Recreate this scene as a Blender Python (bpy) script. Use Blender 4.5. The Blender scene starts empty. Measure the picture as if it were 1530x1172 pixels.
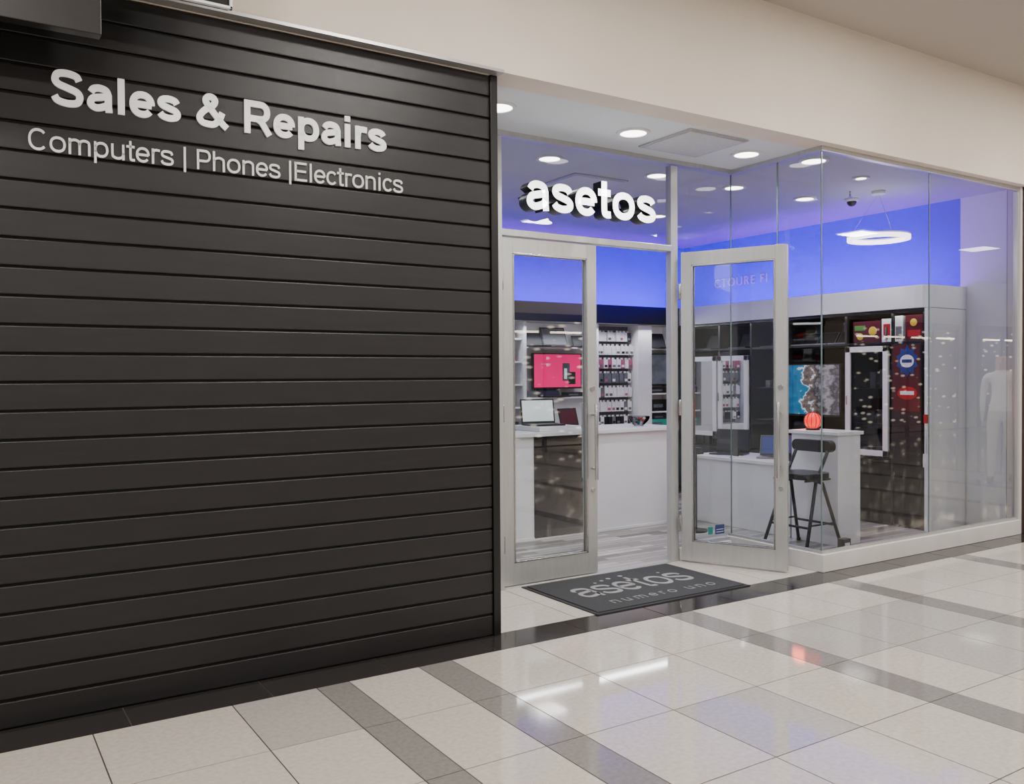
import bpy, bmesh, math, random
from mathutils import Matrix, Vector, Euler
random.seed(7)
S=bpy.context.scene
COL=S.collection

# ------------------------------------------------------------ materials
def srgb(r,g,b):
    f=lambda c:(c/12.92 if c<=0.04045 else ((c+0.055)/1.055)**2.4)
    return (f(r/255),f(g/255),f(b/255),1)
def mat(name,col,rough=.5,metal=0,emit=0,noise=0,nscale=8,bump=0,bscale=60,ecol=None,stretch=None,spec=None,coat=0):
    m=bpy.data.materials.new(name); m.use_nodes=True
    nt=m.node_tree; p=nt.nodes['Principled BSDF']
    c=srgb(*col)
    p.inputs['Base Color'].default_value=c
    p.inputs['Roughness'].default_value=rough
    p.inputs['Metallic'].default_value=metal
    if spec is not None: p.inputs['Specular IOR Level'].default_value=spec
    if coat: 
        p.inputs['Coat Weight'].default_value=coat; p.inputs['Coat Roughness'].default_value=.06
    tc=nt.nodes.new('ShaderNodeTexCoord'); mp=nt.nodes.new('ShaderNodeMapping')
    nt.links.new(tc.outputs['Object'],mp.inputs['Vector'])
    if stretch: mp.inputs['Scale'].default_value=stretch
    if noise:
        n=nt.nodes.new('ShaderNodeTexNoise'); n.inputs['Scale'].default_value=nscale; n.inputs['Detail'].default_value=5
        nt.links.new(mp.outputs[0],n.inputs['Vector'])
        r=nt.nodes.new('ShaderNodeValToRGB')
        r.color_ramp.elements[0].position=.3; r.color_ramp.elements[1].position=.7
        r.color_ramp.elements[0].color=(c[0]*(1-noise),c[1]*(1-noise),c[2]*(1-noise),1)
        r.color_ramp.elements[1].color=(min(1,c[0]*(1+noise)),min(1,c[1]*(1+noise)),min(1,c[2]*(1+noise)),1)
        nt.links.new(n.outputs['Fac'],r.inputs['Fac']); nt.links.new(r.outputs[0],p.inputs['Base Color'])
    if bump:
        n=nt.nodes.new('ShaderNodeTexNoise'); n.inputs['Scale'].default_value=bscale
        nt.links.new(mp.outputs[0],n.inputs['Vector'])
        b=nt.nodes.new('ShaderNodeBump'); b.inputs['Strength'].default_value=bump; b.inputs['Distance'].default_value=.002
        nt.links.new(n.outputs['Fac'],b.inputs['Height']); nt.links.new(b.outputs[0],p.inputs['Normal'])
    if emit:
        p.inputs['Emission Color'].default_value=srgb(*ecol) if ecol else c
        p.inputs['Emission Strength'].default_value=emit
    return m
def glass(name,tint=(.95,.975,.97),k=1.0):
    m=bpy.data.materials.new(name); m.use_nodes=True; nt=m.node_tree
    nt.nodes.remove(nt.nodes['Principled BSDF']); out=nt.nodes['Material Output']
    t=nt.nodes.new('ShaderNodeBsdfTransparent'); t.inputs[0].default_value=(*tint,1)
    g=nt.nodes.new('ShaderNodeBsdfGlossy'); g.inputs['Roughness'].default_value=0.0
    f=nt.nodes.new('ShaderNodeFresnel'); f.inputs['IOR'].default_value=1.5
    mu=nt.nodes.new('ShaderNodeMath'); mu.operation='MULTIPLY'; mu.inputs[1].default_value=k; mu.use_clamp=True
    mx=nt.nodes.new('ShaderNodeMixShader')
    nt.links.new(f.outputs[0],mu.inputs[0]); nt.links.new(mu.outputs[0],mx.inputs[0])
    nt.links.new(t.outputs[0],mx.inputs[1]); nt.links.new(g.outputs[0],mx.inputs[2]); nt.links.new(mx.outputs[0],out.inputs[0])
    return m

M={}
M['slat']=mat('slat_black',(27,26,28),.33,noise=.2,nscale=3,stretch=(1,1,12),bump=.25,bscale=90)
M['groove']=mat('groove_black',(4,4,4),.8,noise=.1)
M['cream']=mat('cream_plaster',(226,215,202),.75,noise=.03,nscale=2,bump=.1)
M['ceil']=mat('mall_ceiling_paint',(180,173,166),.85,noise=.02,nscale=1)
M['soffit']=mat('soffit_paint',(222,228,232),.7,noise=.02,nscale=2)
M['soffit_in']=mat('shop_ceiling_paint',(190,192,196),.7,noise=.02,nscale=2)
M['violet']=mat('cove_wall_led_glow_tint',(96,52,236),.7,noise=.02,nscale=2)  # white upper walls; violet LED glow is put into the base colour
M['white']=mat('white_paint',(226,228,230),.55,noise=.02,nscale=3)
M['gloss_white']=mat('white_laminate',(230,230,232),.25,noise=.015,nscale=3)
M['black']=mat('black_satin',(13,13,15),.35,noise=.1)
M['blackgloss']=mat('black_gloss',(10,12,20),.08,noise=.1)
M['navy']=mat('navy_fascia',(12,12,36),.3,noise=.1)
M['alu']=mat('anodised_aluminium',(188,188,187),.36,metal=.6,noise=.05,nscale=5,stretch=(8,8,1))
M['steel']=mat('brushed_steel',(190,190,190),.25,metal=1,noise=.05)
M['kerb']=mat('kerb_white',(206,203,200),.45,noise=.06,nscale=4)
M['tile']=mat('tile_cream_speckled',(190,182,172),.05,noise=.1,nscale=45,spec=.5)
M['tile2']=mat('tile_pale_grey',(168,163,157),.05,noise=.1,nscale=45,spec=.5)
M['tileg']=mat('tile_grey_speckled',(128,124,120),.07,noise=.12,nscale=50,spec=.5)
M['tiled']=mat('tile_charcoal',(44,41,40),.1,noise=.2,nscale=40,spec=.5)
M['grout']=mat('grout',(66,61,56),.8,noise=.1)
M['mat']=mat('mat_charcoal_carpet',(44,45,48),.95,noise=.35,nscale=160,bump=.8,bscale=300)
M['matedge']=mat('mat_rubber_edge',(22,22,24),.7,noise=.1)
M['matlogo']=mat('mat_logo_grey',(132,132,132),.95,noise=.2,nscale=200)
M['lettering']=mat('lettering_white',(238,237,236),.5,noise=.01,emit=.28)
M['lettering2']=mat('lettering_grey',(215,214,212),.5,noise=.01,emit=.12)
M['signface']=mat('sign_face_lit',(255,255,255),.5,emit=2.6,noise=.01)
M['signside']=mat('sign_return_black',(8,10,12),.35,noise=.1)
M['lamp']=mat('lamp_lens',(255,250,240),.5,emit=9,noise=.01)
M['ring']=mat('ring_lamp_lens',(255,240,252),.5,emit=3.5,noise=.01)
M['led']=mat('led_violet',(100,30,255),.5,emit=4,noise=.01)
M['red']=mat('red_plastic',(170,20,22),.35,noise=.05)
M['darkred']=mat('dark_red_card',(78,16,20),.3,noise=.15,nscale=4)
M['redglow']=mat('red_lamp',(255,40,25),.3,emit=1.6,noise=.3,nscale=20)
M['magenta']=mat('screen_magenta',(230,0,104),.2,emit=.9,noise=.05,nscale=2)
M['screenw']=mat('screen_white',(215,228,228),.2,emit=.5,noise=.05)
M['teal']=mat('teal_plastic',(40,160,150),.4,noise=.1)
M['blue']=mat('blue_print',(24,50,120),.4,noise=.1)
M['yellow']=mat('yellow_print',(205,175,40),.4,noise=.1)
M['green']=mat('green_print',(80,130,50),.4,noise=.1)
M['pack']=mat('packet_white',(228,228,230),.35,noise=.08,nscale=30)
M['packp']=mat('packet_pink',(170,90,120),.35,noise=.1,nscale=30)
M['packg']=mat('packet_grey',(100,102,110),.35,noise=.2,nscale=30)
M['packd']=mat('packet_dark',(30,31,38),.35,noise=.2,nscale=30)
M['grey']=mat('grey_plastic',(120,122,126),.4,noise=.05)
M['brown']=mat('dark_bronze',(34,30,30),.4,noise=.1)
M['bronze']=mat('red_bronze_column',(58,34,32),.4,noise=.1)
M['hatch']=mat('hatch_grille_grey',(196,200,202),.7,noise=.08,nscale=60)
M['glass']=glass('shop_glass',(.93,.955,.955),k=1.5)
M['glass2']=glass('shopfront_glass',(.90,.93,.93),k=2.1)
M['gedge']=mat('glass_edge',(100,118,118),.2,noise=.05)
M['cab_glass']=glass('cabinet_glass',(.75,.78,.8),1.5)
M['skin']=mat('box_cream',(220,200,170),.4,noise=.1)
M['strip']=mat('strip_lamp_warm',(255,235,205),.5,emit=12,noise=.01)

def wood():
    m=mat('grey_plank_floor',(170,168,164),.3)
    nt=m.node_tree; p=nt.nodes['Principled BSDF']; tc=nt.nodes['Texture Coordinate']
    br=nt.nodes.new('ShaderNodeTexBrick'); br.inputs['Scale'].default_value=1
    br.inputs['Brick Width'].default_value=.5; br.inputs['Row Height'].default_value=.075
    br.inputs['Mortar Size'].default_value=.003; br.offset=.37
    br.inputs['Color1'].default_value=srgb(232,226,220); br.inputs['Color2'].default_value=srgb(112,106,102); br.inputs['Mortar'].default_value=srgb(70,68,66)
    nt.links.new(tc.outputs['Object'],br.inputs['Vector'])
    n=nt.nodes.new('ShaderNodeTexNoise'); n.inputs['Scale'].default_value=5
    mp=nt.nodes.new('ShaderNodeMapping'); mp.inputs['Scale'].default_value=(1,12,1)
    nt.links.new(tc.outputs['Object'],mp.inputs[0]); nt.links.new(mp.outputs[0],n.inputs[0])
    mx=nt.nodes.new('ShaderNodeMixRGB'); mx.blend_type='MULTIPLY'; mx.inputs[0].default_value=.6
    nt.links.new(br.outputs[0],mx.inputs[1]); nt.links.new(n.outputs['Fac'],mx.inputs[2]); nt.links.new(mx.outputs[0],p.inputs['Base Color'])
    return m
M['wood']=wood()
def beach():
    m=mat('screen_coast_picture',(100,100,100),.2)
    nt=m.node_tree; p=nt.nodes['Principled BSDF']; tc=nt.nodes['Texture Coordinate']
    sx=nt.nodes.new('ShaderNodeSeparateXYZ'); nt.links.new(tc.outputs['Generated'],sx.inputs[0])
    n=nt.nodes.new('ShaderNodeTexNoise'); n.inputs['Scale'].default_value=6; n.inputs['Detail'].default_value=8
    nt.links.new(tc.outputs['Generated'],n.inputs['Vector'])
    a=nt.nodes.new('ShaderNodeMath'); a.operation='MULTIPLY_ADD'; a.inputs[1].default_value=-.8; a.inputs[2].default_value=.48
    nt.links.new(sx.outputs['Y'],a.inputs[0])
    b=nt.nodes.new('ShaderNodeMath'); b.operation='MULTIPLY_ADD'; b.inputs[1].default_value=.75
    nt.links.new(n.outputs['Fac'],b.inputs[0]); nt.links.new(a.outputs[0],b.inputs[2])
    r=nt.nodes.new('ShaderNodeValToRGB'); cr=r.color_ramp
    cr.elements[0].position=0; cr.elements[0].color=srgb(10,50,90)
    cr.elements[1].position=1; cr.elements[1].color=srgb(120,112,122)
    for pos,c in((.34,(20,100,135)),(.39,(180,200,205)),(.43,(100,88,80)),(.56,(44,42,46)),(.68,(130,126,132)),(.80,(50,48,54))):
        e=cr.elements.new(pos); e.color=srgb(*c)
    nt.links.new(b.outputs[0],r.inputs[0]); nt.links.new(r.outputs[0],p.inputs['Emission Color']); nt.links.new(r.outputs[0],p.inputs['Base Color'])
    p.inputs['Emission Strength'].default_value=.8
    return m
M['beach']=beach()
M['screeng']=mat('screen_grey_picture',(80,85,95),.2,emit=.4,noise=.6,nscale=9)

# ------------------------------------------------------------ builder
class B:
    def __init__(s,name): s.n=name; s.bm=bmesh.new(); s.m=[]; s.M=Matrix()
    def mi(s,m):
        m=M[m]
        if m not in s.m: s.m.append(m)
        return s.m.index(m)
    def add(s,vs,fs,m,smooth=False):
        i=s.mi(m); bv=[s.bm.verts.new(s.M@Vector(v)) for v in vs]
        for f in fs:
            try:
                F=s.bm.faces.new([bv[k] for k in f]); F.material_index=i; F.smooth=smooth
            except ValueError: pass
    def box(s,lo,hi,m):
        x0,y0,z0=[min(a,b) for a,b in zip(lo,hi)]; x1,y1,z1=[max(a,b) for a,b in zip(lo,hi)]
        s.add([(x0,y0,z0),(x1,y0,z0),(x1,y1,z0),(x0,y1,z0),(x0,y0,z1),(x1,y0,z1),(x1,y1,z1),(x0,y1,z1)],
              [(0,3,2,1),(4,5,6,7),(0,1,5,4),(1,2,6,5),(2,3,7,6),(3,0,4,7)],m)
    def quad(s,pts,m): s.add(pts,[tuple(range(len(pts)))],m)
    def prism(s,pts,fn,a,b,m,smooth=False):
        n=len(pts); vs=[fn(p[0],p[1],a) for p in pts]+[fn(p[0],p[1],b) for p in pts]
        s.add(vs,[tuple(range(n)),tuple(range(2*n-1,n-1,-1))]+[(i,i+n,(i+1)%n+n,(i+1)%n) for i in range(n)],m,smooth)
    def cyl(s,p0,p1,r,m,r1=None,seg=16):
        r1=r if r1 is None else r1
        p0=Vector(p0);p1=Vector(p1);d=(p1-p0).normalized()
        a=d.orthogonal().normalized(); b=d.cross(a)
        vs=[];
        for p,rr in((p0,r),(p1,r1)):
            for i in range(seg):
                t=2*math.pi*i/seg; vs.append(p+(a*math.cos(t)+b*math.sin(t))*rr)
        i=s.mi(m); bv=[s.bm.verts.new(s.M@v) for v in vs]
        for k in range(seg):
            F=s.bm.faces.new([bv[k],bv[(k+1)%seg],bv[(k+1)%seg+seg],bv[k+seg]]);F.material_index=i;F.smooth=True
        F=s.bm.faces.new(bv[:seg][::-1]);F.material_index=i
        F=s.bm.faces.new(bv[seg:]);F.material_index=i
    def ball(s,c,r,m,sc=(1,1,1),seg=16,half=False):
        c=Vector(c); vs=[];rings=seg//2
        for j in range(rings+1):
            ph=math.pi*j/rings*(.5 if half else 1)
            for i in range(seg):
                t=2*math.pi*i/seg
                vs.append(c+Vector((math.sin(ph)*math.cos(t)*r*sc[0],math.sin(ph)*math.sin(t)*r*sc[1],math.cos(ph)*r*sc[2])))
        fs=[(j*seg+i,j*seg+seg+i,j*seg+seg+(i+1)%seg,j*seg+(i+1)%seg) for j in range(rings) for i in range(seg)]
        s.add(vs,fs,m,True)
    def tube(s,pts,r,m,seg=12):
        for a,b in zip(pts,pts[1:]): s.cyl(a,b,r,m,seg=seg)
        for p in pts[1:-1]: s.ball(p,r,m,seg=12)
    def ring(s,c,R,w,h,m,seg=40):
        vs=[]
        for i in range(seg):
            t=2*math.pi*i/seg
            for rr,z in((R,0),(R,h),(R-w,h),(R-w,0)): vs.append((c[0]+rr*math.cos(t),c[1]+rr*math.sin(t),c[2]+z))
        fs=[]
        for i in range(seg):
            j=(i+1)%seg
            for k in range(4): fs.append((i*4+k,j*4+k,j*4+(k+1)%4,i*4+(k+1)%4))
        s.add(vs,fs,m,False)
    def done(s,bevel=0,parent=None):
        bmesh.ops.recalc_face_normals(s.bm,faces=s.bm.faces)
        me=bpy.data.meshes.new(s.n); s.bm.to_mesh(me); s.bm.free()
        for m in s.m: me.materials.append(m)
        o=bpy.data.objects.new(s.n,me); COL.objects.link(o)
        if bevel:
            b=o.modifiers.new('bevel','BEVEL'); b.width=bevel; b.segments=2; b.limit_method='ANGLE'; b.angle_limit=.7
        if parent: o.parent=parent
        return o
def box(name,lo,hi,m,bevel=0):
    b=B(name); b.box(lo,hi,m); return b.done(bevel)

# ------------------------------------------------------------ letterforms (drawn as constant-width strokes, grotesque style)
def spl(P,n=7):
    out=[]; Q=[Vector(p) for p in P]; Q=[2*Q[0]-Q[1]]+Q+[2*Q[-1]-Q[-2]]
    for i in range(1,len(Q)-2):
        a,b,c,d=Q[i-1:i+3]
        for k in range(n):
            t=k/n; out.append(.5*((2*b)+(c-a)*t+(2*a-5*b+4*c-d)*t*t+(3*b-a-3*c+d)*t**3))
    out.append(Q[-2]); return [tuple(p) for p in out]
def arc(cx,cy,rx,ry,a0,a1,n=26):
    def se(v): return math.copysign(abs(v)**.9,v)
    return [(cx+rx*se(math.cos(math.radians(a0+(a1-a0)*k/n))),cy+ry*se(math.sin(math.radians(a0+(a1-a0)*k/n)))) for k in range(n+1)]
XH=.53; CP=.716
def glyph(ch,w):
    h=w/2; t=XH-h; bo=h
    if ch==' ': return .278,[]
    if ch=='|': return .27,[[(.135,-.16),(.135,.73)]]
    if ch=='a':
        l,r=.03+h,.51-h; c=(l+r)/2
        return .556,[spl([(l+.012,XH-.165),(l+.06,t-.03),(c,t),(r-.045,t-.035),(r,t-.13)])+[(r,.12),(r+.012,.0)],
            spl([(r,.315),(c+.02,.285),(l+.045,.245),(l,.15),(l+.05,bo+.018),(c-.03,bo),(r-.05,bo+.055),(r,.19)])]
    if ch=='e':
        l,r=.025+h,.535-h; c=(l+r)/2; q=(r-l)/2
        return .556,[[(l,XH/2-.0),(r,XH/2)],arc(c,XH/2,q,XH/2-h,0,322)]
    if ch=='c':
        l,r=.035+h,.525-h; c=(l+r)/2; q=(r-l)/2
        return .53,[arc(c,XH/2,q,XH/2-h,38,322)]
    if ch=='o':
        l,r=.03+h,.58-h; c=(l+r)/2
        return .611,[arc(c,XH/2,(r-l)/2,XH/2-h,0,360)+['C']]
    if ch in 'sS':
        X=XH if ch=='s' else CP; k=1 if ch=='s' else 1.2
        l,r=.03+h,(.52 if ch=='s' else .63)-h; c=(l+r)/2; T=X-h
        return (.545 if ch=='s' else .667),[spl([(r-.012,X-.155*k),(r-.055*k,T-.03*k),(c,T),(l+.05*k,T-.022*k),(l+.008,X*.715),(l+.055*k,X*.595),(c,X*.515),(r-.045*k,X*.425),(r,X*.29),(r-.045*k,bo+.025*k),(c,bo),(l+.045*k,bo+.032*k),(l-.008,.155*k)])]
    if ch=='t':
        s=.155; return .333,[spl([(s,.69),(s,.4),(s,.2),(s+.012,bo+.025),(s+.07,bo-.002)],5)+[(.315,bo+.002)],[(.01,XH-h*.85),(.31,XH-h*.85)]]
    if ch=='l': return .278,[[(.139,0),(.139,CP)]]
    if ch=='i': return .278,[[(.139,0),(.139,XH)],[(.139,CP-w*.92),(.139,CP)]]
    if ch=='p':
        s=.065+h; r=.575-h; c=(s+r)/2
        return .611,[[(s,-.2),(s,XH)],arc(c,XH/2,(r-s)/2,XH/2-h,0,360)+['C']]
    if ch in 'nh':
        s=.065+h; r=.545-h; c=(s+r)/2+.01
        return .611,[[(s,0),(s,XH if ch=='n' else CP)],spl([(s,XH*.55),(s+.035,t-.06),(c,t),(r-.03,t-.055),(r,XH*.62)])+[(r,0)]]
    if ch=='u':
        s=.065+h; r=.545-h; c=(s+r)/2-.01
        return .611,[[(r,0),(r,XH)],[(s,XH)]+spl([(s,XH*.38),(s+.03,bo+.055),(c,bo),(r-.035,bo+.06),(r,XH*.45)])]
    if ch=='m':
        s=.065+h; r=.825-h; q=(s+r)/2; o=[[(s,0),(s,XH)]]
        for a,b in((s,q),(q,r)):
            c=(a+b)/2+.01; o.append(spl([(a,XH*.55),(a+.03,t-.05),(c,t),(b-.025,t-.05),(b,XH*.62)])+[(b,0)])
        return .889,o
    if ch=='r':
        s=.065+h; return .375,[[(s,0),(s,XH)],spl([(s,.27),(s+.02,t-.07),(s+.09,t-.005),(.37,t-.008)])]
    if ch in 'RP':
        s=.07+h; T=CP-h; m=.33 if ch=='R' else .31; r=(.665 if ch=='R' else .62)-h; q=(T-m)/2
        p=[(s,T),(r-q,T)]+arc(r-q,m+q,q,q,88,-88,14)+[(r-q,m),(s,m)]
        o=[[(s,0),(s,CP)],p]
        if ch=='R': o.append([(.37,m),(.47,m-.06),(.715-h,0)])
        return (.722 if ch=='R' else .65),o
    if ch=='C':
        l,r=.04+h,.68-h; return .722,[arc((l+r)/2,CP/2,(r-l)/2,CP/2-h,42,318)]
    if ch=='E':
        s=.07+h; return .66,[[(s,0),(s,CP)],[(s,CP-h),(.61,CP-h)],[(s,.375),(.58,.375)],[(s,h),(.62,h)]]
    if ch=='&':
        l=.035+h
        return .75,[[(.70,.025),(.62,.09)]+spl([(.55,.16),(.30,.45),(.235,.56),(.27,CP-h-.02),(.345,CP-h),(.42,CP-h-.03),(.44,.55),(.38,.46),(.2,.34),(l,.2),(l+.05,bo+.03),(.28,bo),(.42,.08),(.54,.2),(.60,.34)],6)]
    return .5,[]
def ribbon(P,h):
    closed=P[-1]=='C'
    if closed: P=P[:-1][:-1]
    P=[Vector(p) for p in P]
    Q=[P[0]]
    for p in P[1:]:
        if (p-Q[-1]).length>1e-4: Q.append(p)
    P=Q; n=len(P); L=[];R=[]
    for i in range(n):
        a=P[i-1] if (i>0 or closed) else None; c=P[(i+1)%n] if (i<n-1 or closed) else None
        d1=(P[i]-a).normalized() if a is not None else (c-P[i]).normalized()
        d2=(c-P[i]).normalized() if c is not None else d1
        nn=Vector((-(d1.y+d2.y),d1.x+d2.x))
        nn=nn.normalized() if nn.length>1e-6 else Vector((-d1.y,d1.x))
        k=1/max(.6,nn.dot(Vector((-d1.y,d1.x))))
        L.append(P[i]+nn*h*k); R.append(P[i]-nn*h*k)
    return L,R,closed
def sign(name,s,width,cap,loc,rot,ext,m,w,side=None,spacing=0,parent=None):
    x=0; strokes=[]
    for ch in s:
        adv,st=glyph(ch,w)
        for P in st:
            strokes.append([(p if p=='C' else (p[0]+x,p[1])) for p in P])
        x+=adv+spacing
    rib=[ribbon(P,w/2) for P in strokes]
    xs=[v.x for L,R,_ in rib for v in L+R]; x0,x1=min(xs),max(xs)
    sx=width/(x1-x0); sy=cap/CP
    b=B(name); side=side or m
    for L,R,cl in rib:
        n=len(L); f=lambda v,z:((v.x-x0)*sx,v.y*sy,z)
        vs=[f(v,ext) for v in L]+[f(v,ext) for v in R]+[f(v,0) for v in L]+[f(v,0) for v in R]
        rng=range(n if cl else n-1); J=lambda i:(i+1)%n
        b.add(vs,[(i,J(i),n+J(i),n+i) for i in rng],m)
        b.add(vs,[(2*n+i,3*n+i,3*n+J(i),2*n+J(i)) for i in rng]+[(i,2*n+i,2*n+J(i),J(i)) for i in rng]+[(n+i,n+J(i),3*n+J(i),3*n+i) for i in rng]+([] if cl else [(0,n,3*n,2*n),(n-1,3*n-1,4*n-1,2*n-1)]),side)
    o=b.done(parent=parent); o.location=loc; o.rotation_euler=Euler([math.radians(a) for a in rot]); return o

# ------------------------------------------------------------ camera
EYE=Vector((0,-4.144,1.45)); th=math.radians(32.6); pt=math.radians(1.01); rl=math.radians(.4)
f=Vector((math.sin(th)*math.cos(pt),math.cos(th)*math.cos(pt),-math.sin(pt)))
r=f.cross(Vector((0,0,1))).normalized(); u=r.cross(f)
u2=u*math.cos(rl)+r*math.sin(rl); r2=f.cross(u2)
cam=bpy.data.cameras.new('camera'); co=bpy.data.objects.new('camera',cam); COL.objects.link(co)
co.matrix_world=Matrix(((r2.x,u2.x,-f.x,EYE.x),(r2.y,u2.y,-f.y,EYE.y),(r2.z,u2.z,-f.z,EYE.z),(0,0,0,1)))
cam.sensor_width=36; cam.lens=36*1300/1530; cam.clip_start=.05; S.camera=co

ZS=3.12; ZC=3.98
# ------------------------------------------------------------ mall shell
box('ceiling',(-6,-9,ZC),(30,0.3,ZC+.1),'ceil')
box('wall_bulkhead',(-6,-.08,ZS),(30,.12,ZC),'cream')
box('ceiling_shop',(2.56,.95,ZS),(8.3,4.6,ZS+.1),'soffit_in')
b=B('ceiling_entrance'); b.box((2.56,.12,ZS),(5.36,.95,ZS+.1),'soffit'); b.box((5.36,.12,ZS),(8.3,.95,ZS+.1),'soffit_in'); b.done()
box('trim_bulkhead_edge',(-6,-.088,ZS-.004),(2.56,-.02,ZS+.012),'alu')
b=B('wall_slatted')
b.box((-4,.012,0),(2.53,.12,ZS),'groove')
n=26; pitch=ZS/n
for i in range(n):
    z0=i*pitch
    b.box((-4,0,z0+.006),(2.515,.02,z0+pitch-.004),'slat')
ws=b.done(.005)
b=B('trim_wall_corner'); b.box((2.515,-.012,0),(2.56,.13,ZS),'black'); b.done(.002)
box('wall_entrance_return',(2.5,.13,0),(2.56,4.5,ZS),'white')
b=B('trim_column_right'); b.box((8.06,-.02,0),(8.09,.1,ZS),'kerb'); b.box((8.09,-.04,0),(8.5,.12,ZS),'bronze'); b.done(.003)
box('wall_neighbour',(8.5,0,0),(30,.12,ZS),'cream')
b=B('wall_opposite'); b.box((-6,-9.1,0),(30,-9,ZC),'cream'); b.done()
def shoplit():
    m=mat('opposite_window_lit',(235,225,210),.5,emit=1.0)
    nt=m.node_tree; p=nt.nodes['Principled BSDF']; tc=nt.nodes['Texture Coordinate']
    mp=nt.nodes.new('ShaderNodeMapping'); mp.inputs['Scale'].default_value=(1.2,1,3.5); nt.links.new(tc.outputs['Object'],mp.inputs[0])
    v=nt.nodes.new('ShaderNodeTexVoronoi'); v.inputs['Scale'].default_value=2.2; nt.links.new(mp.outputs[0],v.inputs['Vector'])
    r=nt.nodes.new('ShaderNodeValToRGB'); r.color_ramp.elements[0].color=srgb(255,240,215); r.color_ramp.elements[1].color=srgb(40,38,40)
    r.color_ramp.elements[0].position=.12; r.color_ramp.elements[1].position=.3
    nt.links.new(v.outputs['Distance'],r.inputs[0]); nt.links.new(r.outputs[0],p.inputs['Emission Color']); nt.links.new(r.outputs[0],p.inputs['Base Color'])
    p.inputs['Emission Strength'].default_value=3
    return m
M['shoplit']=shoplit()
for i,x in enumerate((-4,1.5,7,12.5,18,23.5)):
    b=B('opposite_storefront'); b.box((x,-8.96,.15),(x+4.4,-8.93,2.6),'shoplit')
    for k in range(5): b.box((x+k*1.1-.03,-8.98,0),(x+k*1.1+.03,-8.89,2.7),'black')
    b.box((x-.03,-8.98,2.6),(x+4.43,-8.86,2.75),'black'); 
    for k in range(4): b.box((x+.15+k*1.1,-8.92,2.35),(x+.95+k*1.1,-8.90,2.39),'strip')
    b.done()

# ------------------------------------------------------------ floors
b=B('floor')
b.box((-6,-9,-.1),(30,.95,-.002),'grout')
xe=[1.012-.561*k for k in range(12,0,-1)]+[1.012,1.40,1.56,1.93,2.118,2.60,3.12,3.60,3.80,4.22,4.66,5.10,5.30,5.72,6.16,6.60,6.80]
x=6.8
while x<28.5:
    for d in(.44,.43,.43,.2): x+=d; xe.append(x)
gs=set([(1.40,1.56),(1.93,2.118),(3.60,3.80),(5.10,5.30),(6.60,6.80)]); 
x=6.8
while x<28.5: gs.add((round(x+1.3,3),round(x+1.5,3))); x+=1.5
ye=[-.24-.56*k for k in range(0,16)]
g=.0028
for i in range(len(xe)-1):
    a,c=xe[i],xe[i+1]
    isg=any(abs(a-p)<.01 and abs(c-q)<.01 for p,q in gs)
    for j in range(len(ye)-1):
        y1,y0=ye[j],ye[j+1]
        m='tileg' if isg else 'tile'
        if not isg and ((4.1<a<5.0 and j in(1,2)) or (6.7<a<7.6 and j in (1,2)) or (random.random()<.06)): m='tile2'
        b.box((a+g,y0+g,-.01),(c-g,y1-g,0),m)
for i in range(60):
    a=-6+i*.6; b.box((a+g,-.24+g,-.01),(a+.6-g,.02-g,0),'tiled')
for i in range(6):
    for j in range(2):
        a=2.56+i*.56; y0=.02+j*.44; b.box((a+g,y0+g,-.01),(min(a+.56,5.5)-g,y0+.44-g,0),'tile')
b.done()
box('floor_shop',(2.56,.9,-.08),(8.2,4.6,.002),'wood')
box('floor_shop_bay',(5.36,.0,-.08),(8.2,.9,.002),'wood')

# ------------------------------------------------------------ shop shell
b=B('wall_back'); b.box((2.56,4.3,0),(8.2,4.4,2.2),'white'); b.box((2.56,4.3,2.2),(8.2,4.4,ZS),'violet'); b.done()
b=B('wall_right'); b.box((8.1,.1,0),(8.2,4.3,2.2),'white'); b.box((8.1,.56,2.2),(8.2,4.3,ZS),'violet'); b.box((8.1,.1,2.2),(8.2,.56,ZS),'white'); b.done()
b=B('baseboard_kerb')
b.box((5.32,-.03,0),(8.06,.06,.13),'kerb'); b.box((5.32,.06,0),(5.41,.93,.13),'kerb'); b.box((4.76,.86,0),(5.32,.95,.10),'kerb')
b.done(.004)
b=B('window_frame')
b.box((5.34,-.005,ZS-.035),(8.06,.035,ZS),'alu')
b.box((5.34,.035,ZS-.035),(5.38,.92,ZS),'alu')
b.box((2.56,.87,ZS-.035),(5.34,.93,ZS),'alu')
b.box((5.34,-.005,.13),(8.06,.03,.15),'alu'); b.box((5.345,.03,.13),(5.375,.92,.15),'alu'); b.box((4.75,.885,.10),(5.345,.915,.125),'alu')
b.box((8.035,-.005,.15),(8.06,.03,ZS-.045),'alu')
b.done()
b=B('door_frame')
b.box((3.05,.85,0),(3.125,.95,ZS-.045),'alu'); b.box((4.675,.87,0),(4.745,.93,ZS-.045),'alu')
b.box((3.125,.86,2.41),(4.675,.94,2.455),'alu'); b.box((2.56,.85,0),(3.05,.95,ZS-.045),'black')
b.box((3.125,.862,0),(4.675,.94,.008),'alu')
b.done(.003)
def pane(name,p,m='glass'): 
    b=B(name); b.quad(p,m); return b.done()
zt=ZS-.035
pane('window_1',[(3.125,.9,2.455),(4.675,.9,2.455),(4.675,.9,zt),(3.125,.9,zt)])
pane('window_2',[(4.75,.9,.12),(5.36,.9,.12),(5.36,.9,zt),(4.75,.9,zt)])
pane('window_3',[(5.36,.9,.14),(5.36,.015,.14),(5.36,.015,zt),(5.36,.9,zt)])
pane('window_4',[(5.36,.015,.14),(6.708,.015,.14),(6.708,.015,zt),(5.36,.015,zt)])
pane('window_5',[(6.712,.015,.14),(8.05,.015,.14),(8.05,.015,zt),(6.712,.015,zt)],'glass2')
b=B('trim_glass_joints')
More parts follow.
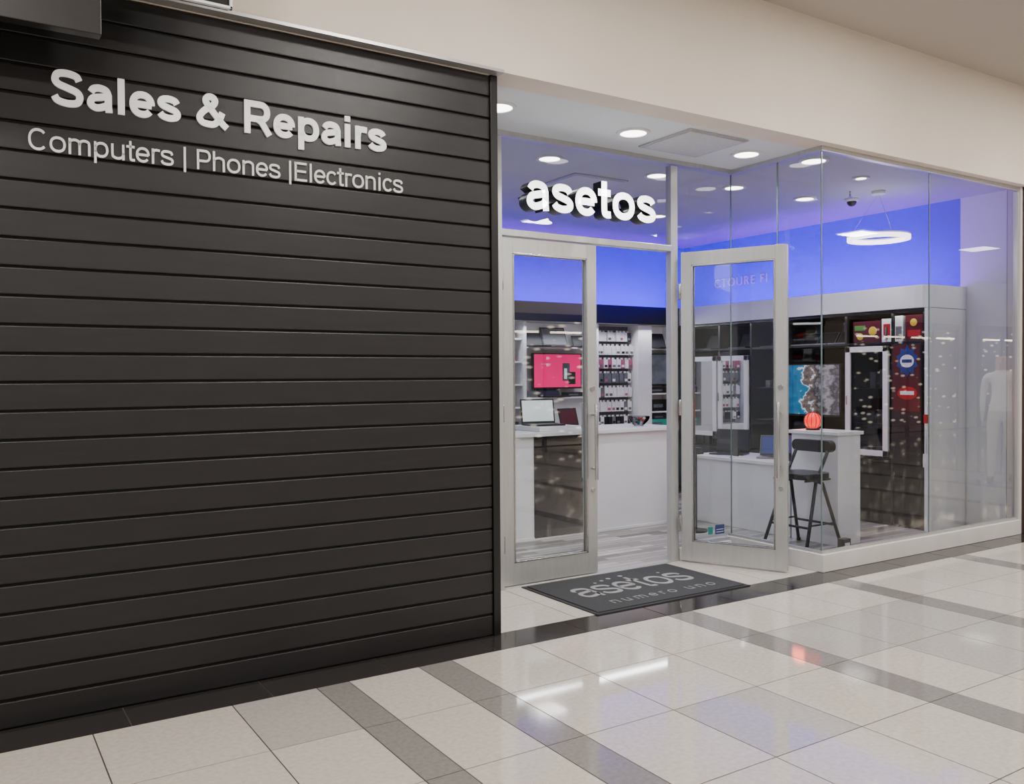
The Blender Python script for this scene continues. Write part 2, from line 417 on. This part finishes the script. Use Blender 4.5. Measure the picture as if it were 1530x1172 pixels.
for p in((5.36,.9),(5.36,.015),(6.71,.015),(5.36,.42)): b.box((p[0]-.004,p[1]-.004,.14),(p[0]+.004,p[1]+.004,zt),'gedge')
b.done()
# ------------------------------------------------------------ doors
def leaf(name,origin,ang,W,handles,closer=False):
    b=B(name); b.M=Matrix.Translation(origin)@Matrix.Rotation(ang,4,'Z')
    T=.022; H0=.015; H1=2.40; st=.085
    b.box((0,-T,H0),(st,T,H1),'alu'); b.box((W-st,-T,H0),(W,T,H1),'alu')
    b.box((st,-T,H1-.1),(W-st,T,H1),'alu'); b.box((st,-T,H0),(W-st,T,H0+.15),'alu')
    for y in(-T-.003,T-.005):
        b.box((st,y,H0+.15),(st+.012,y+.008,H1-.1),'steel'); b.box((W-st-.012,y,H0+.15),(W-st,y+.008,H1-.1),'steel')
        b.box((st,y,H0+.15),(W-st,y+.008,H0+.162),'steel'); b.box((st,y,H1-.112),(W-st,y+.008,H1-.1),'steel')
    b.quad([(st,0,H0+.15),(W-st,0,H0+.15),(W-st,0,H1-.1),(st,0,H1-.1)],'glass')
    for sgn in handles:
        hx=W-.05; y=sgn*(T+.055)
        b.cyl((hx,y,.70),(hx,y,1.25),.013,'steel')
        for z in(.78,1.17): b.cyl((hx,sgn*T,z),(hx,y,z),.009,'steel')
    for sgn in (-1,1): b.cyl((W-.045,sgn*T,1.36),(W-.045,sgn*(T+.012),1.36),.02,'steel')
    for sgn in (-1,1): b.cyl((W-.045,sgn*T,.62),(W-.045,sgn*(T+.012),.62),.016,'steel')
    for z in(.3,1.2,2.1): b.cyl((-.006,-T-.004,z-.06),(-.006,-T-.004,z+.06),.012,'steel')
    if closer: b.box((W-.10,T,H1-.12),(W-.04,T+.03,H1+.01),'alu')
    return b.done(.002)
leaf('door_1',(3.135,.895,0),0,.81,(-1,1))
dx,dy=5.106-4.757,.125-.885; 
leaf('door_2',(4.762,.845,0),math.atan2(dy+.02,dx),.81,(-1,1),True)

# signs
sign('storefront_sign_letters','asetos',1.145,.268,(3.235,.81,2.572),(90,0,0),.095,'signface',.132,side='signside')
b=B('sign_mounting_rail'); b.box((3.26,.812,2.66),(4.36,.86,2.675),'black'); b.done()
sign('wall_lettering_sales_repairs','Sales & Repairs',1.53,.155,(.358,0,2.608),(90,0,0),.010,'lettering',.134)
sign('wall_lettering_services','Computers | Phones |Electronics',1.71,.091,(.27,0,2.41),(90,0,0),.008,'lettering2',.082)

b=B('hanging_signboard')
b.box((-1.2,-.42,2.79),(.50,-.36,3.6),'brown'); b.box((-.9,-.36,2.9),(-.8,-.08,3.0),'black')
b.box((-1,-.36,3.3),(-.9,-.08,3.4),'black'); b.box((.2,-.36,3.3),(.3,-.08,3.4),'black')
b.done(.003)
b=B('hanging_signboard')
b.box((.52,-.41,3.005),(.995,-.38,3.6),'black'); b.box((.52,-.42,3.0),(1.005,-.40,3.012),'white'); b.box((.993,-.42,3.0),(1.005,-.40,3.6),'white')
b.box((.7,-.38,3.4),(.8,-.08,3.5),'black')
b.done(.002)

# door mat
b=B('door_mat'); b.box((3.25,-.005,.0),(4.58,.835,.006),'matedge'); b.box((3.28,.025,.004),(4.55,.805,.011),'mat'); dm=b.done()
sign('logo_text','asetos',.98,.32,(3.43,.33,.0108),(0,0,0),.0014,'matlogo',.085,parent=dm)
sign('logo_tagline','numero uno',.90,.09,(3.50,.13,.0108),(0,0,0),.0014,'matlogo',.07,spacing=.28,parent=dm)
b=B('logo_dots')
for x,y,rr in((3.72,.62,.012),(3.80,.65,.014),(3.88,.675,.018),(4.0,.69,.018),(4.3,.62,.012)): b.cyl((x,y,.0105),(x,y,.0121),rr,'matlogo')
b.done(parent=dm)

# ------------------------------------------------------------ ceiling fittings
def downlight(x,y,z,e=14,col=(.95,.98,1),R=.095):
    b=B('downlight'); b.ring((x,y,z-.012),R+.02,.025,.0115,'white'); b.cyl((x,y,z-.006),(x,y,z-.0005),R,'lamp',seg=28); b.done()
    l=bpy.data.lights.new('downlight_lamp','SPOT'); l.energy=e*3; l.color=col; l.spot_size=math.radians(140); l.spot_blend=1; l.shadow_soft_size=.08
    o=bpy.data.objects.new('downlight_lamp',l); COL.objects.link(o); o.location=(x,y,z-.03)
def area(name,loc,sx,sy,e,col,rot=(0,0,0),spread=180):
    l=bpy.data.lights.new(name,'AREA'); l.shape='RECTANGLE'; l.size=sx; l.size_y=sy; l.energy=e; l.color=col; l.spread=math.radians(spread)
    o=bpy.data.objects.new(name,l); COL.objects.link(o); o.location=loc; o.rotation_euler=[math.radians(a) for a in rot]
for x in(2.85,3.94,5.05): downlight(x,.45,ZS,23)
downlight(5.66,.32,ZS,12)
for x in(2.95,3.85,4.94,5.85,6.8): downlight(x,1.32,ZS,13,R=.085)
for x in(3.6,4.9,6.2): downlight(x,2.7,ZS,8,R=.08)
for x in (6.5,): downlight(x,.5,ZS,7,R=.05)
b=B('access_hatch'); b.box((4.2,.17,ZS-.012),(4.77,.7,ZS-.0005),'alu'); b.box((4.225,.195,ZS-.016),(4.745,.675,ZS-.008),'hatch'); b.done(.002)
b=B('access_hatch'); b.box((4.3,1.6,ZS-.012),(4.87,2.1,ZS-.0005),'alu'); b.box((4.325,1.625,ZS-.016),(4.845,2.075,ZS-.008),'hatch'); b.done(.002)
b=B('security_camera_dome'); b.cyl((7.2,1.1,ZS-.0005),(7.2,1.1,ZS-.03),.06,'white'); b.M=Matrix.Translation((7.2,1.1,ZS-.03))@Matrix.Rotation(math.pi,4,'X'); b.ball((0,0,0),.045,'black',half=True); b.done()
for p in((3.5,1.9),(5.4,2.0),(6.9,.9)):
    b=B('sprinkler_head'); b.cyl((p[0],p[1],ZS-.0005),(p[0],p[1],ZS-.05),.008,'steel'); b.cyl((p[0],p[1],ZS-.05),(p[0],p[1],ZS-.055),.02,'steel'); b.done()
b=B('ring_pendant_lamp'); c=(7.12,.76,2.67)
b.ring(c,.27,.045,.035,'ring',seg=56); b.ring((c[0],c[1],c[2]+.035),.272,.05,.012,'white',seg=56)
for k in range(3):
    t=k*2.094; b.cyl((c[0]+.25*math.cos(t),c[1]+.25*math.sin(t),c[2]+.045),(c[0],c[1],ZS-.02),.0012,'steel',seg=6)
b.cyl((c[0],c[1],ZS-.03),(c[0],c[1],ZS-.0005),.06,'white'); b.done()
l=bpy.data.lights.new('ring_glow','POINT'); l.energy=6; l.shadow_soft_size=.2; o=bpy.data.objects.new('ring_pendant_glow',l); COL.objects.link(o); o.location=(7.12,.76,2.55)

# ------------------------------------------------------------ back shelving
YB=3.98
b=B('shelving_unit')
b.box((4.2,YB,.003),(7.46,4.28,2.055),'gloss_white')
for x in(4.2,5.22,6.22,7.42): b.box((x,3.78,.003),(x+.04,YB,2.055),'gloss_white')
b.box((6.86,3.78,.821),(7.07,YB,2.054),'gloss_white')
b.box((4.21,3.79,.004),(7.45,YB,.82),'gloss_white')
for x0,x1,zs in((4.24,5.22,(1.1,1.35,1.6,1.85)),(5.26,6.22,(1.2,1.76)),(7.07,7.42,(1.0,1.22,1.76))):
    for z in zs: b.box((x0,3.8,z),(x1,YB,z+.018),'gloss_white')
b.done(.002)
b=B('cove_fascia_back'); b.box((2.56,3.72,2.06),(7.46,3.76,2.27),'navy'); b.box((2.56,3.76,2.06),(8.1,4.3,2.09),'white'); b.box((2.56,3.80,2.09),(7.5,3.84,2.12),'led'); b.done(.003)
b=B('cove_fascia_right')
pts=[(7.46,3.76),(7.46,.62),(7.475,.55),(7.52,.51),(7.6,.5),(8.1,.5),(8.1,.53),(7.6,.53),(7.54,.545),(7.505,.57),(7.5,.62),(7.5,3.76)]
b.prism(pts,lambda x,y,z:(x,y,z),2.06,2.27,'white')
b.box((7.5,.53,2.06),(8.1,3.76,2.09),'white'); b.box((7.56,.6,2.09),(7.60,3.7,2.12),'led'); b.done()
VI=(.26,.01,1)
area('led_cove_back',(5.2,3.86,2.2),5.2,.08,34,VI,(132,0,0),135)
area('led_cove_right',(7.63,2.15,2.2),.08,3.1,28,VI,(180,40,0),150)
cu=bpy.data.curves.new('wall_lettering_cove','FONT'); cu.body='CTOURE FI'; cu.extrude=.006; cu.size=.15; cu.space_character=1.2
o=bpy.data.objects.new('wall_lettering_cove',cu); COL.objects.link(o); cu.materials.append(M['lettering2']); o.location=(8.092,3.75,2.55); o.rotation_euler=[math.radians(90),0,math.radians(-90)]
area('shelf_light_back',(5.9,3.7,2.04),3.0,.05,17,(.95,.97,1),(-25,0,0))
def tv(name,x0,x1,z0,z1,y,scr):
    b=B(name); b.box((x0,y,z0),(x1,y+.04,z1),'black'); b.quad([(x0+.012,y-.001,z0+.018),(x1-.012,y-.001,z0+.018),(x1-.012,y-.001,z1-.012),(x0+.012,y-.001,z1-.012)],scr)
    b.box(((x0+x1)/2-.08,y+.04,(z0+z1)/2-.08),((x0+x1)/2+.08,YB-.001,(z0+z1)/2+.08),'black')
    return b
b=tv('television',5.40,6.07,1.31,1.71,3.86,'magenta')
b.box((5.80,3.855,1.40),(5.9,3.859,1.60),'screeng'); b.box((5.82,3.854,1.42),(5.86,3.858,1.54),'screenw'); b.box((5.5,3.855,1.585),(5.64,3.859,1.595),'pack'); b.box((5.88,3.854,1.36),(5.98,3.858,1.50),'packd'); b.done(.002)
tv('television',7.08,7.41,1.33,1.72,3.86,'screeng').done(.002)
def laptop(name,x,y,z,w=.32,ang=0,tilt=105,scr='screenw',shell='grey'):
    b=B(name); R=Matrix.Translation((x,y,z))@Matrix.Rotation(ang,4,'Z'); b.M=R
    d=w*.68; b.box((-w/2,-d,0),(w/2,0,.014),shell); b.box((-w/2+.03,-d*.55,.014),(w/2-.03,-.03,.016),'black'); b.box((-.05,-d+.015,.014),(.05,-d*.62,.0155),'packd')
    b.M=R@Matrix.Translation((0,0,.012))@Matrix.Rotation(math.radians(90-tilt),4,'X')
    b.box((-w/2,0,0),(w/2,.008,d),shell); b.box((-w/2+.004,-.001,.004),(w/2-.004,.001,d-.004),'black')
    b.quad([(-w/2+.014,-.002,.02),(w/2-.014,-.002,.02),(w/2-.014,-.002,d-.014),(-w/2+.014,-.002,d-.014)],scr)
    return b.done(.001)
laptop('laptop',5.72,3.87,1.779,.34,0,112,'grey','grey')
laptop('laptop',6.07,3.87,1.779,.2,0,112,'packd','packd')
laptop('laptop',5.42,3.87,1.779,.24,0,112,'packd','packd')
laptop('laptop',7.25,3.87,1.779,.28,0,112,'packd','packd')
laptop('laptop',5.62,3.87,1.219,.3,0,110,'packd','black')
random.seed(3)
b=B('hanging_accessory_packets')
rows=[(1.86,.14,'pack'),(1.70,.14,'pack'),(1.54,.14,'packp'),(1.37,.15,'packg'),(1.20,.15,'pack'),(1.03,.15,'pack'),(.88,.12,'packd')]
b.box((6.27,3.965,.83),(6.85,3.979,2.04),'packg')
for z,h,m in rows:
    x=6.29
    while x<6.80:
        w=.05+random.random()*.012; mm=m if random.random()<.75 else random.choice(['pack','packg','pack','packd'])
        d=3.86+random.random()*.03
        b.box((x,d,z),(x+w,d+.05,z+h*.75),mm); b.box((x+w*.15,d-.002,z+h*.1),(x+w*.85,d,z+h*.3),random.choice(['packd','packg','packg','pack','pack','packp']))
        b.box((x+w*.2,d+.02,z+h*.75),(x+w*.8,d+.024,z+h*.9),'pack')
        b.cyl((x+w/2,3.964,z+h*.84),(x+w/2,d-.01,z+h*.84),.003,'steel',seg=6); x+=w+.006
b.done()
b=B('boxed_accessories')
for z in(.83,1.119,1.369,1.619,1.869):
    x=4.27
    while x<5.08:
        w=.06+random.random()*.08; h=.09+random.random()*.08
        b.box((x,3.83,z),(x+w,3.95,z+h),random.choice(['pack','pack','packd','packg','pack','packd','skin'])); b.box((x+.01,3.828,z+.02),(x+w-.01,3.83,z+h*.5),random.choice(['packd','red','blue','pack','packg']))
        x+=w+.012
b.done(.001)
b=B('boxed_electronics')
for x,z,w,h,m in((7.09,1.239,.31,.07,'packd'),(7.12,1.019,.28,.14,'black'),(7.09,.83,.32,.09,'teal'),(7.14,.92,.25,.06,'packd'),(5.3,1.219,.14,.07,'packg'),(5.85,1.219,.25,.05,'packd')):
    b.box((x,3.83,z),(x+w,3.95,z+h),m); b.box((x+.02,3.827,z+h*.3),(x+w*.6,3.83,z+h*.6),'packg')
b.done(.003)

# ------------------------------------------------------------ service counter
b=B('service_counter')
b.box((2.9,2.2,.002),(5.95,2.78,.92),'gloss_white'); b.box((2.88,2.16,.92),(5.97,2.82,.955),'gloss_white')
b.box((4.28,2.19,.02),(4.82,2.205,.92),'blackgloss'); b.box((2.9,2.192,.003),(5.95,2.199,.03),'white'); b.done(.003)
b=B('laptop_stand'); b.box((4.36,2.22,.956),(4.82,2.7,.999),'gloss_white'); b.done(.004)
laptop('laptop',4.58,2.56,1.0,.34,-.2,100,'screenw','black')
laptop('laptop',5.02,2.66,.957,.26,.2,105,'darkred','packd')
b=B('point_of_sale_monitor'); b.M=Matrix.Translation((4.17,2.5,.957))@Matrix.Rotation(.5,4,'Z')
b.box((-.15,-.02,.08),(.13,.01,.28),'black'); b.box((-.03,0,.0),(.03,.02,.12),'black'); b.box((-.1,-.06,0),(.1,.08,.012),'black'); b.done(.003)
b=B('glass_bowl'); 
for k in range(8):
    z=.957+k*.012; rr=.05+.06*math.sin(k/7*1.5); b.ring((5.68,2.42,z),rr,.006,.012,'cab_glass',seg=24)
for k in range(14): b.ball((5.68+random.uniform(-.06,.06),2.42+random.uniform(-.06,.06),.975+random.random()*.06),.016,random.choice(['red','teal','pack','grey']),seg=8)
b.done()

# ------------------------------------------------------------ right cabinets
b=B('display_cabinet')
b.box((8.0,.54,.003),(8.08,3.70,2.055),'blackgloss')
for y in(.55,.875,1.385,2.15,2.62,3.1,3.68): b.box((7.5,y-.012,.003),(8.0,y+.012,2.055),'black')
for z in(.003,.60,1.735,2.03): b.box((7.5,.54,z),(8.0,3.69,z+.022),'black')
b.box((7.505,.55,.02),(7.52,3.68,.6),'blackgloss')
for z in (.95,1.3): b.box((7.56,.89,z),(8.0,1.37,z+.012),'black'); b.box((7.56,2.16,z),(8.0,3.67,z+.012),'black')
b.box((7.47,.50,.003),(8.09,.53,2.055),'white')
b.done(.002)
def cabdoor(y0,y1,z0,z1):
    b=B('framed_cabinet_door'); x=7.465; w=.055
    b.box((x,y0,z0),(x+.03,y0+w,z1),'gloss_white'); b.box((x,y1-w,z0),(x+.03,y1,z1),'gloss_white')
    b.box((x,y0,z0),(x+.03,y1,z0+w),'gloss_white'); b.box((x,y0,z1-w),(x+.03,y1,z1),'gloss_white')
    b.quad([(x+.015,y0+w,z0+w),(x+.015,y1-w,z0+w),(x+.015,y1-w,z1-w),(x+.015,y0+w,z1-w)],'cab_glass')
    b.cyl((x-.02,y1-.03,1.15),(x-.02,y1-.03,1.25),.006,'steel'); b.done(.002)
cabdoor(.90,1.37,.66,1.72); cabdoor(2.64,3.09,.74,1.67); cabdoor(3.12,3.6,.74,1.67)
b=B('television'); b.box((7.44,1.40,1.02),(7.48,2.14,1.56),'black')
b.box((7.48,1.6,1.1),(7.99,1.95,1.45),'black'); t=b.done()
b=B('screen'); b.quad([(7.436,1.415,1.04),(7.436,2.125,1.04),(7.436,2.125,1.548),(7.436,1.415,1.548)],'beach'); b.done(parent=t)
random.seed(11)
def goods(name,y0,y1,z,cols,hm=.12,x=7.62):
    b=B(name); y=y0
    while y<y1:
        w=.05+random.random()*.09; h=hm*(.6+random.random()*.6)
        if y+w>y1: break
        b.box((x,y,z),(x+.12,y+w,z+h),random.choice(cols)); b.box((x-.003,y+.01,z+.01),(x,y+w-.01,z+h*.6),random.choice(cols)); y+=w+.02+random.random()*.03
    b.done(.001)
C=['packd','packg','packd','packd','packg','darkred']
for z in(.623,.963,1.313): goods('boxed_electronics',.9,1.33,z,C,.16); goods('boxed_electronics',2.66,3.06,z,C,.14); goods('boxed_electronics',3.13,3.64,z,C,.14)
goods('boxed_electronics',2.2,2.58,1.313,['packd','packg'],.12)
b=B('toy_display_standee')
b.box((7.475,.565,.61),(7.495,.86,1.733),'brown')
b.box((7.470,.575,1.10),(7.476,.85,1.72),'darkred')
star=[]
for k in range(20):
    a=2*math.pi*k/20; rr=.115 if k%2 else .085; star.append((.70+rr*math.cos(a),1.57+rr*math.sin(a)*1.3))
b.prism(star,lambda y,z,x:(x,y,z),7.466,7.470,'blue')
b.prism([(.70+.07*math.cos(a),1.57+.06*math.sin(a)) for a in [2*math.pi*k/24 for k in range(24)]],lambda y,z,x:(x,y,z),7.463,7.466,'pack')
b.box((7.461,.65,1.555),(7.463,.75,1.585),'blue')
b.prism([(.70+.10*math.cos(a),1.27+.06*math.sin(a)) for a in [2*math.pi*k/24 for k in range(24)]],lambda y,z,x:(x,y,z),7.466,7.470,'red'); b.box((7.464,.63,1.255),(7.466,.77,1.29),'pack')
b.done()
b=B('coloured_product_boxes')
b.box((7.52,.58,1.758),(7.70,.75,2.0),'darkred'); b.box((7.517,.60,1.80),(7.52,.73,1.86),'red'); b.ball((7.52,.67,1.93),.035,'yellow',sc=(.1,1,1))
b.box((7.52,.78,1.758),(7.70,.86,2.0),'pack'); b.box((7.517,.79,1.78),(7.52,.85,1.90),'packg')
b.box((7.52,.90,1.758),(7.70,1.0,1.98),'pack'); b.box((7.517,.91,1.82),(7.52,.98,1.93),'red'); b.cyl((7.515,.95,1.78),(7.515,.95,1.9),.012,'packd')
b.box((7.55,1.03,1.758),(7.72,1.34,1.97),'darkred'); b.ball((7.55,1.12,1.87),.045,'yellow',sc=(.1,1,1)); b.box((7.547,1.2,1.88),(7.55,1.32,1.93),'green'); b.ball((7.55,1.26,1.82),.035,'yellow',sc=(.1,1,1))
b.done(.002)
for y in(1.55,1.8,2.02): laptop('laptop',7.72,y,1.758,.22,-math.pi/2,125,'packd','grey')
for y in(2.4,2.87,3.4): laptop('laptop',7.72,y,1.758,.26,-math.pi/2,115,'packd','packd')
area('cabinet_light_right',(7.5,2.1,2.02),.05,3.2,3,(1,.95,.9),(0,-20,0))

# ------------------------------------------------------------ display table + high counter
b=B('display_counter')
b.box((6.22,.52,.003),(6.52,1.0,.935),'gloss_white'); b.box((6.2,.5,.935),(6.54,1.02,.965),'gloss_white')
b.box((6.22,1.02,.003),(6.8,2.25,.63),'gloss_white'); b.box((6.2,1.02,.63),(6.82,2.27,.66),'gloss_white')
b.done(.003)
laptop('laptop',6.6,2.05,.662,.34,-1.1,100,'packd','packd')
laptop('laptop',6.6,1.5,.662,.3,-1.0,110,'blue','grey')
b=B('tablet_stands')
for y in(1.1,1.2,1.72): 
    b.box((6.24,y-.04,.662),(6.32,y+.04,.672),'pack'); b.box((6.29,y-.035,.672),(6.30,y+.035,.75),'packd')
b.done(.001)
b=B('red_globe_lamp'); b.cyl((6.33,.86,.966),(6.33,.86,.98),.06,'black'); b.ball((6.33,.86,1.045),.075,'redglow',seg=20)
for k in range(6):
    t=k*math.pi/6; 
    pts=[(6.33+.078*math.sin(a)*math.cos(t),.86+.078*math.sin(a)*math.sin(t),1.045+.078*math.cos(a)) for a in [2*math.pi*q/20 for q in range(21)]]
    b.tube(pts,.0025,'brown',seg=6)
b.done()
l=bpy.data.lights.new('red_glow','POINT'); l.energy=4; l.color=(1,.12,.05); l.shadow_soft_size=.08; o=bpy.data.objects.new('red_globe_glow',l); COL.objects.link(o); o.location=(6.47,1.1,1.1)

# ------------------------------------------------------------ folding bar chair
b=B('folding_bar_chair')
xf,xb=5.76,6.16; y0,y1=.46,.90; zs=.60; xm=5.96
for y,yy in((y0,y0+.06),(y1,y1-.06)):
    b.tube([(xf-.02,y,.012),(xm-.02,yy,zs-.03),(xm+.06,yy,.70),(xb-.05,yy,.85)],.014,'black')
    b.tube([(xb+.03,y,.012),(xm+.06,yy,zs-.05),(xm-.05,yy,zs-.02)],.014,'black')
    b.cyl((xf-.02,y,.003),(xf-.02,y,.03),.018,'black'); b.cyl((xb+.03,y,.003),(xb+.03,y,.03),.018,'black')
    b.cyl((xf+.04,yy,zs-.02),(xb-.04,yy,zs-.02),.010,'black')
    b.cyl((xf+.065,y+(yy-y)*.35,.22),(xb-.03,y+(yy-y)*.35,.22),.007,'black')
b.tube([(xf+.05,y0+.02,.20),(xf+.05,y1-.02,.20)],.010,'black'); b.tube([(xb-.02,y0+.02,.2),(xb-.02,y1-.02,.2)],.010,'black')
def rr(x0,y0_,x1,y1_,r,n=5):
    P=[]
    for cx,cy,a in((x1-r,y1_-r,0),(x0+r,y1_-r,90),(x0+r,y0_+r,180),(x1-r,y0_+r,270)):
        for k in range(n+1):
            t=math.radians(a+90*k/n); P.append((cx+r*math.cos(t),cy+r*math.sin(t)))
    return P
b.prism(rr(xf+.02,y0+.04,xb-.02,y1-.04,.09),lambda x,y,z:(x,y,z),zs-.012,zs+.035,'black')
b.prism(rr(y0+.02,.80,y1-.02,.90,.045),lambda y,z,x:(x,y,z),xb-.085,xb-.015,'black')
b.done(.006)
b=B('payment_pedestal'); b.cyl((5.77,1.73,.003),(5.77,1.73,.02),.11,'black',seg=28); b.cyl((5.77,1.73,.02),(5.77,1.73,.72),.016,'black'); b.box((5.71,1.68,.72),(5.83,1.78,.745),'black'); b.box((5.72,1.69,.745),(5.82,1.76,.78),'packd'); b.done(.003)
b=B('window_stickers'); b.box((5.17,.893,.16),(5.27,.897,.235),'blue'); b.box((5.18,.892,.195),(5.26,.8935,.2),'pack'); b.box((5.18,.892,.175),(5.26,.8935,.18),'pack'); b.box((5.09,.893,.165),(5.14,.897,.225),'teal'); b.done()
b=B('floor_socket_box'); b.box((6.0,.3,.003),(6.09,.36,.12),'black'); b.box((6.015,.297,.03),(6.075,.3,.09),'pack'); b.done(.003)
b=B('wall_cable_box'); b.box((7.40,.47,.6),(7.46,.5,.72),'pack'); b.cyl((7.43,.485,.72),(7.43,.485,1.15),.008,'pack'); b.box((7.41,.47,1.0),(7.45,.5,1.08),'red'); b.done()

# ------------------------------------------------------------ mall visitor (only seen as a faint reflection in the right-hand glass)
def visitor():
    m=mat('visitor_clothes_and_skin',(200,195,185),.8); nt=m.node_tree; p=nt.nodes['Principled BSDF']; tc=nt.nodes['Texture Coordinate']
    sx=nt.nodes.new('ShaderNodeSeparateXYZ'); nt.links.new(tc.outputs['Object'],sx.inputs[0])
    dv=nt.nodes.new('ShaderNodeMath'); dv.operation='DIVIDE'; dv.inputs[1].default_value=1.8; nt.links.new(sx.outputs['Z'],dv.inputs[0])
    r=nt.nodes.new('ShaderNodeValToRGB'); r.color_ramp.interpolation='CONSTANT'; cr=r.color_ramp
    cr.elements[0].position=0; cr.elements[0].color=srgb(70,55,45); cr.elements[1].position=.055; cr.elements[1].color=srgb(190,185,165)
    for q,c in((.53,(232,232,228)),(.825,(170,120,95)),(.935,(50,38,32))):
        e=cr.elements.new(q); e.color=srgb(*c)
    nt.links.new(dv.outputs[0],r.inputs[0]); nt.links.new(r.outputs[0],p.inputs['Base Color'])
    V=[(0,0,.97,.13),(0,0,1.15,.12),(0,0,1.36,.14),(0,0,1.49,.055),(0,.01,1.58,.085),(0,.0,1.68,.08)]
    E=[(0,1),(1,2),(2,3),(3,4),(4,5)]
    def ch(start,pts):
        k=start
        for q in pts: V.append(q); E.append((k,len(V)-1)); k=len(V)-1
        return k
    for s in(-1,1):
        ch(0,[(.09*s,0,.88,.095),(.10*s,-.08*s+.02,.5,.06),(.10*s,-.20*s-.03,.10,.042),(.10*s,-.20*s+.12,.035,.035)])
        k=ch(2,[(.18*s,0,1.41,.06),(.23*s,.06*s,1.14,.042),(.24*s,.14*s+.05,.92,.03),(.24*s,.15*s+.07,.86,.032)])
        for q in range(4): ch(k,[(.24*s+.0,.15*s+.05+q*.018,.815,.009),(.236*s,.15*s+.055+q*.018,.775-.004*abs(q-1),.008)])
        ch(k,[(.225*s,.15*s+.115,.84,.009),(.22*s,.15*s+.125,.81,.008)])
    me=bpy.data.meshes.new('mall_visitor'); me.from_pydata([v[:3] for v in V],E,[]); me.materials.append(m)
    o=bpy.data.objects.new('mall_visitor',me); COL.objects.link(o)
    o.modifiers.new('skin','SKIN'); sv=me.skin_vertices[0].data
    for i,v in enumerate(V): sv[i].radius=(v[3],v[3]*(.75 if i in(0,1,2) else 1))
    sv[0].use_root=True
    ss=o.modifiers.new('sub','SUBSURF'); ss.levels=2; ss.render_levels=2
    o.location=(11.6,-2.0,0); o.rotation_euler=(0,0,math.radians(70))
    b=B('face'); b.ball((0,.095,1.615),.012,'skin',sc=(.8,1.2,1.4),seg=8)
    for s in(-1,1): b.ball((.03*s,.085,1.64),.009,'packd',seg=8)
    b.done(parent=o)
visitor()

# ------------------------------------------------------------ mall lights
for x in(-3.2,-.4,2.4,5.2,8.0,10.8,13.6,17.5,21.5,25.5):
    for y in(-1.9,-5.6):
        b=B('ceiling_light_panel'); b.box((x-.3,y-.3,ZC-.012),(x+.3,y+.3,ZC-.0005),'white'); b.box((x-.27,y-.27,ZC-.016),(x+.27,y+.27,ZC-.012),'lamp'); b.done()
        if x<14: area('ceiling_panel_lamp',(x,y,ZC-.03),.5,.5,66 if y>-3 else 70,(1,.955,.90))
w=bpy.data.worlds.new('world'); S.world=w; w.use_nodes=True
w.node_tree.nodes['Background'].inputs[0].default_value=(.88,.88,.88,1); w.node_tree.nodes['Background'].inputs[1].default_value=.4
